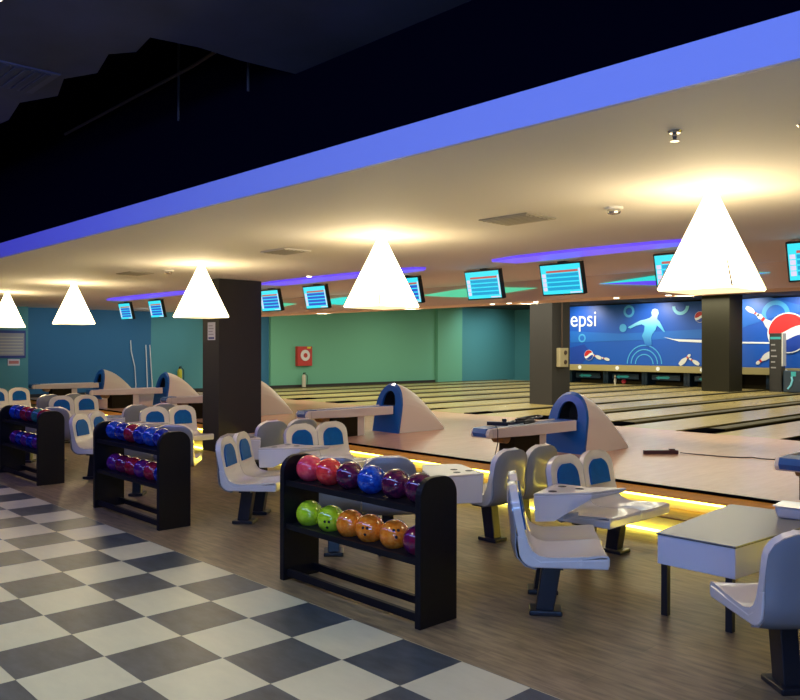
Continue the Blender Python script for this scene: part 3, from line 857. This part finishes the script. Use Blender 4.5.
for i, (x, y, l) in enumerate(DLX):
    if d0 is None: d0 = downlight(x, y, 2.64, l)
    else: dup(d0, l, (x, y, 2.64))
dup(d0, 'small round downlight in the ceiling beside the purple cove, above hose cabinet', (-10.75, 8.02, 3.0))
dup(d0, 'bright downlight in the dark hall ceiling at the top left corner', (-4.98, 1.46, 3.82))
def vent(x, y, z, w, d, label, m, sm=None, rot=0):
    t = thing('ceiling_vent', label, 'vent', (x, y, z), rot)
    bm = new(); box(bm, -w, w, -d, d, -.012, 0); obj('frame', bm, m, t, bevel=.003)
    for k in range(6):
        y0 = -d + .03 + (2 * d - .06) * k / 6
        bm = new(); box(bm, -w + .03, w - .03, y0, y0 + (2 * d - .06) / 6 * .6, -.02, -.0121); obj('slat', bm, sm or m, t)
    return t
vent(-4.69, 5.88, 3.0, .28, .22, 'square air vent in the ceiling left of the smoke detector', M['ventgrey'])
vent(-8.23, 5.78, 3.0, .26, .20, 'square air vent in the ceiling between the second and third lamps', M['ceiling'], M['ventgrey'])
vent(-12.35, 5.75, 3.0, .26, .20, 'square air vent in the ceiling between the third and fourth lamps', M['ventgrey'])
vent(-6.35, 2.0, 3.82, .30, .24, 'grey air vent in the dark hall ceiling at upper left', M['hallwall'], M['darkceil'])
def detector(x, y, label):
    t = thing('smoke_detector', label, 'smoke detector', (x, y, 3.0))
    bm = new(); lathe(bm, [(.075, -.02), (.078, 0)], 20); obj('base', bm, M['whitepaint'], t)
    bm = new(); lathe(bm, [(.02, -.062), (.05, -.055), (.058, -.04), (.055, -.0201)], 20); obj('sensor_dome', bm, M['metal'], t)
detector(-3.74, 5.99, 'round smoke detector on the ceiling left of the largest lamp')
detector(-11.49, 5.89, 'round smoke detector on the ceiling left of the third lamp')
def sprinkler(x, y, label):
    t = thing('ceiling_sprinkler', label, 'sprinkler', (x, y, 3.0))
    bm = new(); lathe(bm, [(.03, -.012), (.042, 0)], 18); obj('escutcheon', bm, M['metal'], t)
    bm = new(); lathe(bm, [(.008, -.05), (.014, -.03), (.012, -.0121)], 12); obj('nozzle', bm, M['metal'], t)
    bm = new(); lathe(bm, [(.024, -.056), (.022, -.0501)], 14); obj('deflector', bm, M['metal'], t)
sprinkler(-2.205, 4.14, 'chrome sprinkler head in the ceiling above the largest lamp')
sprinkler(-1.66, 4.52, 'chrome sprinkler head in the ceiling cut by the right edge')
# pipes in the dark ceiling void
bm = new(); tube(bm, [(-5.34, 3.40, 4.57), (-5.34, 3.40, 3.78)], .012, 8)
tag(obj('hanger_rod', bm, M['column'], smooth=True), 'thin hanger rod in the black ceiling void, nearer the camera', 'rod')
bm = new(); tube(bm, [(-6.45, 3.40, 4.57), (-6.45, 3.40, 3.78)], .012, 8)
tag(obj('hanger_rod', bm, M['column'], smooth=True), 'thin hanger rod in the black ceiling void, farther from the camera', 'rod')
bm = new(); tube(bm, [(-9.0, 3.38, 4.15), (-6.2, 3.38, 4.18), (-5.0, 3.38, 4.25)], .014, 8)
tag(obj('ceiling_conduit', bm, M['cable'], smooth=True), 'thin dark conduit running through the black ceiling void', 'conduit')

# ------------------------------------------------------------------ wall fittings
t = thing('mounted_hose_cabinet', 'red fire hose cabinet mounted on the green side wall', 'hose cabinet', (XL + .004, 18.35, 1.13))
bm = new(); box(bm, 0, .16, -.34, .34, 0, .74); obj('cabinet_body', bm, M['red'], t, bevel=.01)
bm = new(); cyl(bm, (.161, 0, .40), (.19, 0, .40), .21, .21, 24); obj('hose_reel', bm, M['paper'], t)
bm = new(); cyl(bm, (.191, 0, .40), (.20, 0, .40), .09, .09, 18); obj('reel_hub', bm, M['red'], t)
bm = new(); box(bm, .161, .17, .1, .26, .66, .73); obj('yellow_tag', bm, M['yellow'], t)
def extinguisher(loc, m, label):
    t = thing('fire_extinguisher', label, 'fire extinguisher', loc)
    bm = new(); lathe(bm, [(.07, 0), (.078, .02), (.078, .40), (.06, .46), (.03, .49)], 18); obj('cylinder_body', bm, m, t, smooth=False)
    bm = new(); lathe(bm, [(.032, .4905), (.032, .54), (.02, .56)], 14); box(bm, -.02, .12, -.015, .015, .54, .565); obj('valve', bm, M['blackmetal'], t)
    bm = new(); tube(bm, [(.03, .03, .53), (.08, .1, .45), (.075, .11, .25), (.07, .10, .12)], .012, 8); obj('hose', bm, M['blackmetal'], t)
extinguisher((XL + .16, 18.3, ZA), M['ventgrey'], 'small grey extinguisher standing below the red hose cabinet')
extinguisher((XL + .16, 13.15, ZA + .30), M['yellow'], 'yellow extinguisher with black top by the teal wall')
bm = new(); box(bm, XL, XL + .30, 13.0, 13.3, ZA, ZA + .298)
tag(obj('extinguisher_stand', bm, M['column']), 'low dark stand under the yellow extinguisher', 'stand')
def wall_pipe(pts, lab):
    bm = new(); tube(bm, pts, .018, 8); tag(obj('wall_cable', bm, M['whitepaint'], smooth=True), lab, 'cable')
wall_pipe([(XL + .03, 11.48, 2.05), (XL + .03, 11.50, 1.7), (XL + .03, 11.62, 1.2), (XL + .03, 11.66, .62), (XL + .03, 11.65, ZA + .1)], 'white cable slanting down the blue wall')
wall_pipe([(XL + .03, 12.00, 1.9), (XL + .03, 12.02, 1.5), (XL + .03, 12.06, ZA + .1)], 'left of two upright white cables on the blue wall')
wall_pipe([(XL + .03, 12.14, 1.9), (XL + .03, 12.17, 1.4), (XL + .03, 12.24, ZA + .1)], 'right of two upright white cables on the teal wall')
XW = XL + .3
t = thing('notice_board', 'grey notice board with navy border on the far left wall', 'notice board', (XW + .004, 7.72, 1.50))
bm = new(); box(bm, 0, .03, -.45, .42, 0, .80); obj('backing', bm, M['papernavy'], t)
bm = new(); box(bm, .0301, .036, -.42, .38, .07, .72); obj('sheet', bm, M['papergrey'], t)
for k in range(6):
    bm = new(); z = .13 + .09 * k; box(bm, .0361, .039, -.40, .34, z, z + .03); obj('printed_line', bm, M['ventgrey'], t)
t = thing('wall_sign', 'small red and white sign below the notice board', 'sign', (XW + .004, 7.82, 1.28))
bm = new(); box(bm, 0, .02, -.17, .16, 0, .19); obj('plate', bm, M['paper'], t)
bm = new(); box(bm, .0201, .023, -.14, .13, .05, .14); obj('red_print', bm, M['paperred'], t)
t = thing('notice_sign', 'white paper notice taped to the dark square column', 'notice', (-12.50, 7.219, 1.94))
bm = new(); box(bm, -.12, .13, -.006, 0, 0, .31); obj('sheet', bm, M['paper'], t)
bm = new(); box(bm, -.09, .10, -.008, -.0061, .02, .05); obj('footer_line', bm, M['papernavy'], t)
for k in range(4):
    bm = new(); z = .09 + .05 * k; box(bm, -.09, .08 - .03 * (k % 2), -.008, -.0061, z, z + .018); obj('text_line', bm, M['papergrey'], t)
t = thing('mounted_control_box', 'beige control box with two dark knobs on the lane column', 'control box', (-12.716, 17.78, 1.32))
bm = new(); box(bm, 0, .12, -.17, .20, 0, .50); obj('box_body', bm, M['beige'], t, bevel=.01)
for z in (.13, .38):
    bm = new(); cyl(bm, (.1201, .06, z), (.15, .06, z), .06, .05, 16); obj('knob', bm, M['cable'], t)
bm = new(); cyl(bm, (.04, .02, .50), (.04, .02, 1.9), .025, .025, 10); obj('conduit', bm, M['cable'], t)

# ------------------------------------------------------------------ mural and pin end
YM = 30.0
def px(x, y, yy=YM):
    d = Fv + Rv * ((x - 400) / 805.7) - Uv * ((y - 350) / 805.7)
    s = yy / d.y; return (d.x * s, 1.8 + d.z * s)
mur = thing('wall_mural', 'long blue bowling mural above the pin end with figure, lettering and globes', 'mural', (0, 0, 0))
def flat(name, pts, m, lay, par=None):
    bm = new(); y = YM - .006 * lay; prism(bm, pts, 'y', y - .005, y); return obj(name, bm, m, par or mur)
def disc(cx, cz, rx, rz=None, n=28, a0=0, a1=2 * PI, tilt=0):
    rz = rx if rz is None else rz; out = []
    for k in range(n):
        a = a0 + (a1 - a0) * k / (n - (0 if abs(a1 - a0 - 2 * PI) < 1e-6 else 1))
        x, z = rx * math.cos(a), rz * math.sin(a)
        out.append((cx + x * math.cos(tilt) - z * math.sin(tilt), cz + x * math.sin(tilt) + z * math.cos(tilt)))
    return out
def ring(name, cx, cz, r, w, m, lay, a0=0, a1=2 * PI, n=36):
    bm = new(); y = YM - .006 * lay
    full = abs(a1 - a0 - 2 * PI) < 1e-6
    ins = []; outs = []
    for k in range(n + (0 if full else 1)):
        a = a0 + (a1 - a0) * k / n
        for lst, rr in ((ins, r - w / 2), (outs, r + w / 2)):
            lst.append((bm.verts.new((cx + rr * math.cos(a), y - .005, cz + rr * math.sin(a))), bm.verts.new((cx + rr * math.cos(a), y, cz + rr * math.sin(a)))))
    m_ = len(ins)
    for k in range(m_ if full else m_ - 1):
        j = (k + 1) % m_
        bm.faces.new((ins[k][0], outs[k][0], outs[j][0], ins[j][0])); bm.faces.new((ins[k][1], ins[j][1], outs[j][1], outs[k][1]))
        bm.faces.new((ins[k][0], ins[j][0], ins[j][1], ins[k][1])); bm.faces.new((outs[k][0], outs[k][1], outs[j][1], outs[j][0]))
    return obj(name, bm, m, mur)
bm = new(); box(bm, -22.9, -5.5, YM, YM + .12, 1.13, 3.67); obj('mural_panel', bm, M['mural'], mur)
# soft printed bands
def band(pixels, m, lay, name='printed_band'):
    return flat(name, [px(*p) for p in pixels], m, lay)
P5 = lambda x, y: (560 + x / 5.714, 290 + y / 5.714)
P6 = lambda x, y: (690 + x / 7.0, 290 + y / 7.0)
band([P5(60, 235), P5(350, 250), P5(800, 225), (741, 331), (741, 338), P5(800, 275), P5(480, 285), P5(60, 300)], M['mural_mid'], 1)
band([P5(60, 330), P5(140, 310), P5(180, 360), P5(120, 425), P5(60, 425)], M['mural_deep'], 1)
band([(736, 300), (770, 297), (800, 305), (800, 312), (770, 318), (736, 330)], M['mural_mid'], 1)
# white streak
band([P5(590, 268), P5(650, 280), P5(800, 285), P6(340, 362), P6(560, 365), P6(560, 376), P6(340, 374), P5(800, 300), P5(680, 294)], M['mural_white'], 3, 'white_streak')
# figure
fig = [P5(490, 168), P5(515, 160), P5(528, 148), P5(524, 128), P5(530, 112), P5(546, 106), P5(562, 114), P5(566, 132), P5(558, 152), P5(556, 166),
       P5(572, 182), P5(588, 212), P5(602, 238), P5(596, 241), P5(574, 218), P5(556, 202), P5(548, 226), P5(530, 250), P5(522, 275), P5(528, 312), P5(505, 325), P5(488, 312),
       P5(478, 280), P5(470, 262), P5(482, 236), P5(486, 205), P5(468, 196), P5(440, 204), P5(404, 220), P5(388, 214), P5(430, 190), P5(462, 174)]
flat('figure_print', [px(*p) for p in fig], M['figure'], 4)
c = px(*P5(362, 217)); s = .0434 / 5.714 * 44
flat('ball_print', disc(c[0], c[1], .17), M['mural_lt'], 4)
sc = 5.714
def pr_ring(q, rpix, w, m, lay=2, a0=0, a1=2 * PI):
    c = px(*q); ring('ring_print', c[0], c[1], rpix * .0445, w, m, lay, a0, a1)
pr_ring(P5(395, 122), 4.6, .10, M['mural_lt']); pr_ring(P5(690, 92), 6.5, .13, M['mural_cyan'], 2, PI, 2 * PI); pr_ring(P5(127, 275), 3.4, .07, M['mural_lt'])
for r_ in (17.5, 13.5, 9): pr_ring(P5(482, 424), r_, .045, M['mural_lt'], 2, 0.02, PI - .02)
pr_ring(P6(600, 170), 9.5, .16, M['mural_lt'])
# printed pins
def pin_print(q, length, ang, lay=5):
    c = px(*q); L = length * .0445
    prof = [(0, .17), (.12, .25), (.32, .30), (.5, .24), (.64, .13), (.74, .11), (.86, .17), (.95, .14), (1, .04)]
    up = [((t - .5) * L, r * .55 * L) for t, r in prof]; poly = up + [(a, -b) for a, b in reversed(up)]
    ca, sa = math.cos(ang), math.sin(ang)
    flat('pin_print', [(c[0] + a * ca - b * sa, c[1] + a * sa + b * ca) for a, b in poly], M['mural_pin'], lay)
    st = [((.67 - .5) * L, .075 * L), ((.77 - .5) * L, .075 * L), ((.77 - .5) * L, -.075 * L), ((.67 - .5) * L, -.075 * L)]
    flat('pin_stripe', [(c[0] + a * ca - b * sa, c[1] + a * sa + b * ca) for a, b in st], M['mural_red'], lay + 1)
pin_print(P5(212, 380), 11, 2.8); pin_print(P5(262, 393), 9, 2.9); pin_print(P5(716, 398), 14, -2.4 + PI); pin_print(P5(768, 408), 11, 2.6)
pin_print(P6(440, 150), 13, -.6 + PI * 0); pin_print(P6(545, 232), 22, 2.4 + PI * 0); pin_print(P6(520, 478), 16, .65 + PI)
# globes
def globe(q, rpix, lay, tilt):
    c = px(*q); R = rpix * .0445
    flat('globe_rim', disc(c[0], c[1], R * 1.06), M['mural_white'], lay)
    n = 20
    ct, stt = math.cos(tilt), math.sin(tilt)
    rot = lambda a, b: (c[0] + a * ct - b * stt, c[1] + a * stt + b * ct)
    wave = lambda x, o: o + .16 * math.sin(x * 2.6) * R if False else R * (o + .16 * math.sin(x / R * 2.4))
    top = []
    for k in range(n + 1):
        a = PI * (.06 + .88 * k / n); top.append((R * math.cos(a), R * math.sin(a)))
    low = [(R * (-.98 + 1.96 * k / n), wave(R * (-.98 + 1.96 * k / n), .16)) for k in range(n + 1)]
    flat('globe_red', [rot(*p) for p in top + low], M['mural_red'], lay + 1)
    bot = []
    for k in range(n + 1):
        a = PI + PI * (.12 + .76 * k / n); bot.append((R * math.cos(a), R * math.sin(a)))
    hi = [(R * (.90 - 1.80 * k / n), wave(R * (.90 - 1.80 * k / n), -.32)) for k in range(n + 1)]
    flat('globe_blue', [rot(*p) for p in bot + hi], M['mural_deep'], lay + 1)
globe(P6(690, 300), 15.5, 7, .12); globe(P5(168, 372), 4.8, 7, .3); globe((700.5, 317), 4.6, 7, .2)
# lettering
def lettering(txt, p_left, p_right, parent, m, lay):
    cu = bpy.data.curves.new('lettering', 'FONT'); cu.body = txt; cu.size = 1; cu.extrude = .004
    cu.align_x = 'LEFT'
    ob = bpy.data.objects.new('tmp', cu); COL.objects.link(ob)
    dg = bpy.context.evaluated_depsgraph_get(); me = bpy.data.meshes.new_from_object(ob.evaluated_get(dg))
    bpy.data.objects.remove(ob); bpy.data.curves.remove(cu)
    xs = [v.co.x for v in me.vertices]; ys = [v.co.y for v in me.vertices]
    a = px(*p_left); b = px(*p_right)
    k = (b[0] - a[0]) / (max(xs) - min(xs))
    for v in me.vertices:
        x = a[0] + (v.co.x - min(xs)) * k; z = a[1] + v.co.y * k * 1.12
        v.co = (x, YM - .006 * lay - v.co.z, z)
    me.materials.clear(); me.materials.append(m)
    o = bpy.data.objects.new('lettering', me); COL.objects.link(o); o.parent = parent; return o
lettering('pepsi', (563.0, 326.8), (596.3, 326.0), mur, M['mural_white'], 3)

# masking ledge with lane markers, pin bays
bm = new(); box(bm, -22.4, -5.5, YM - .35, YM - .06, .87, 1.125)
tag(obj('masking_ledge', bm, M['ledge'], bevel=.01), 'long yellowish ledge running under the blue mural', 'ledge')
bm = new(); box(bm, -22.4, -5.5, YM + .9, YM + 1.05, .1, 1.1); struct('trim_5', bm, M['gutter'])
def pin_bay(i):
    x = LX[i]
    t = thing('pinsetter_bay', 'dark pin bay with turquoise sweep guard ending the %s lane from green wall' % ordw[NL - 1 - i], 'pin bay', (x, YM, ZA))
    for s in (-1, 1):
        bm = new(); x0, x1 = sorted((s * .80, s * .92)); box(bm, x0, x1, .22, .95, 0, .555); obj('kickback', bm, M['sweep'], t)
    bm = new(); prism(bm, [(.30, .20), (.27, .22), (.27, .42), (.32, .46), (.36, .44), (.36, .22)], 'x', -.62, .62); obj('sweep_guard', bm, M['sweep'], t, bevel=.01)
    bm = new(); prism(bm, [(-.45, .31), (-.28, .23), (-.28, .28), (.10, .27), (.20, .33), (.10, .38), (-.28, .36), (-.28, .40)], 'y', .262, .2695); obj('guard_arrow', bm, M['turq'], t)
    bm = new(); cyl(bm, (0, -.352, .69), (0, -.36, .69), .085, .085, 18); obj('lane_marker', bm, M['mural_white'], t)
    return t
for i in range(1, NL - 2): pin_bay(i)
bm = new()
def pin(loc, label):
    t = thing('bowling_pin', label, 'bowling pin', loc)
    bm = new(); lathe(bm, [(.026, 0), (.04, .05), (.06, .115), (.055, .17), (.03, .24), (.024, .265), (.03, .31), (.032, .335), (.022, .37), (.006, .381)], 18); obj('pin_body', bm, M['pinwhite'], t, smooth=True)
    bm = new(); lathe(bm, [(.0268, .253), (.0252, .265), (.0262, .277)], 18); obj('red_band', bm, M['red'], t)

# totem and machine at the right of the far column
t = thing('display_totem', 'tall black display totem with small white text rows, right of the far column', 'display', (-11.55, 29.0, ZA))
bm = new(); box(bm, -.22, .20, -.15, .15, 0, 2.05); obj('totem_body', bm, M['tvblack'], t, bevel=.01)
bm = new(); box(bm, .201, .235, -.15, .15, .9, 2.05); obj('side_strip', bm, M['whitepaint'], t)
bm = new(); box(bm, -.19, .17, -.156, -.1505, 1.84, 1.92); obj('heading_row', bm, M['turq'], t)
for k in range(5):
    z = 1.62 - .2 * k; bm = new(); box(bm, -.16, -.02 + .03 * (k % 3), -.156, -.1505, z, z + .05); obj('text_row', bm, M['papergrey'], t)
t = thing('cleaning_machine', 'dark machine with a curved pale tube beside the black totem', 'machine', (-10.95, 28.9, ZA))
bm = new(); box(bm, -.30, .45, -.2, .25, 0, .75); obj('machine_body', bm, M['sweep'], t, bevel=.04)
bm = new(); tube(bm, [(-.12, -.23, .12), (-.02, -.23, .25), (.03, -.23, .42), (.0, -.23, .55)], .035, 10); obj('pale_tube', bm, M['mural_cyan'], t)
bm = new(); box(bm, -.02, .14, -.22, -.201, .56, .72); obj('front_panel', bm, M['turq'], t)
# red ball-like sweep and pin seen in one bay
ball('red', (-18.35, YM + .2, ZA + .11), 'dark red ball lying at the pin end below the mural figure', None, (0, 0, 0))
pin((-18.75, YM + .16, ZA), 'white bowling pin standing beside the dark red ball below the mural')

# ------------------------------------------------------------------ lights
def area(name, loc, size, energy, col, target=None, sy=None):
    l = bpy.data.lights.new(name, 'AREA'); l.energy = energy; l.color = col; l.size = size
    if sy: l.shape = 'RECTANGLE'; l.size_y = sy
    o = bpy.data.objects.new(name, l); COL.objects.link(o); o.location = loc
    if target: o.rotation_euler = (Vector(target) - Vector(loc)).to_track_quat('-Z', 'Y').to_euler()
    return o
def spot(name, loc, target, energy, col, ang=70, blend=.6, r=.05):
    l = bpy.data.lights.new(name, 'SPOT'); l.energy = energy; l.color = col; l.spot_size = math.radians(ang); l.spot_blend = blend; l.shadow_soft_size = r
    o = bpy.data.objects.new(name, l); COL.objects.link(o); o.location = loc
    o.rotation_euler = (Vector(target) - Vector(loc)).to_track_quat('-Z', 'Y').to_euler()
    return o
WARM = (1.0, .83, .58)
# hall downlights (the one at top left and its neighbours outside the frame)
for x, y, e in ((-4.98, 1.46, 170), (-2.0, 1.2, 100), (-8.2, 1.2, 60), (-11.5, 1.2, 35), (1.0, 1.4, 80)):
    spot('hall_downlight_lamp', (x, y, 3.78), (x, y + .3, 0), e, (.88, 1.0, .58) if e == 170 else (1.0, .98, .90), 110, .9, .12)
# blue neon wash and added low fill from the hall
area('blue_neon_wash', (-3.0, 0.2, 3.6), 9.0, 150, (.24, .34, .95), (-3.2, 4.2, 1.8), .25)
area('blue_wall_fill', (1.6, -2.6, 1.9), 4.0, 165, (.20, .44, 1.0), (-2.0, 4.4, .7), .3)  # unseen blue fill added for the seat backs at the right
area('blue_neon_wash_left', (-11.5, 1.2, 3.5), 8.0, 60, (.14, .12, 1.0), (-11.5, 4.0, .9), .25)
# lane lights behind the header
for x in (-6.2, -9.3, -12.4, -15.5, -18.6, -21.7):
    spot('header_lamp', (x, 11.8, 2.6), (x, 16.5, .3), 320, (1.0, .88, .62), 120, .9, .08)
for y in (16.5, 22.0, 27.0):  # unseen area fill added above the lanes
    area('lane_ceiling_fill', (-15.0, y, 3.6), 16.0, 420, (1.0, .94, .70), (-15.0, y, 0), .5)
# mural spots
for q in (583, 655, 745, 800):
    x, z = px(q, 308); spot('mural_spot', (x, YM - 1.3, 3.65), (x, YM, 2.4), 140, (1.0, .97, .9), 120, .8, .05)
# monitors / approach lights
for x in (-4.5, -8.2, -12.0, -16.0, -20.0):
    spot('approach_downlight_lamp', (x, 9.9, 2.96), (x, 10.6, 0), 120, (1.0, .86, .70), 140, 1.0, .08)
for y in (8.8, 11.0, 13.2):  # unseen cool wash added to brighten the left wall
    spot('wall_wash_fill', (XL + 2.2, y, 2.96), (XL, y + .3, 1.2), 85, (.70, .92, 1.0), 120, 1.0, .1)
for y in (27.6, 29.4):  # unseen spots added to brighten the far teal wall
    spot('far_wall_fill', (XL + 2.0, y, 3.68), (XL, y + .2, 1.6), 150, (.75, .96, 1.0), 110, 1.0, .1)
W = bpy.data.worlds.new('world'); SC.world = W; W.use_nodes = True
W.node_tree.nodes['Background'].inputs[0].default_value = (0.5, 0.55, 0.9, 1)
W.node_tree.nodes['Background'].inputs[1].default_value = 0.06

SC.view_settings.view_transform = 'Standard'; SC.view_settings.look = 'None'
SC.view_settings.exposure = 0.12; SC.view_settings.gamma = 1.0
SC.view_settings.use_curve_mapping = False
try:
    SC.cycles.use_denoising = True
    SC.cycles.max_bounces = 8
    SC.cycles.sample_clamp_indirect = 6.0
except Exception: pass
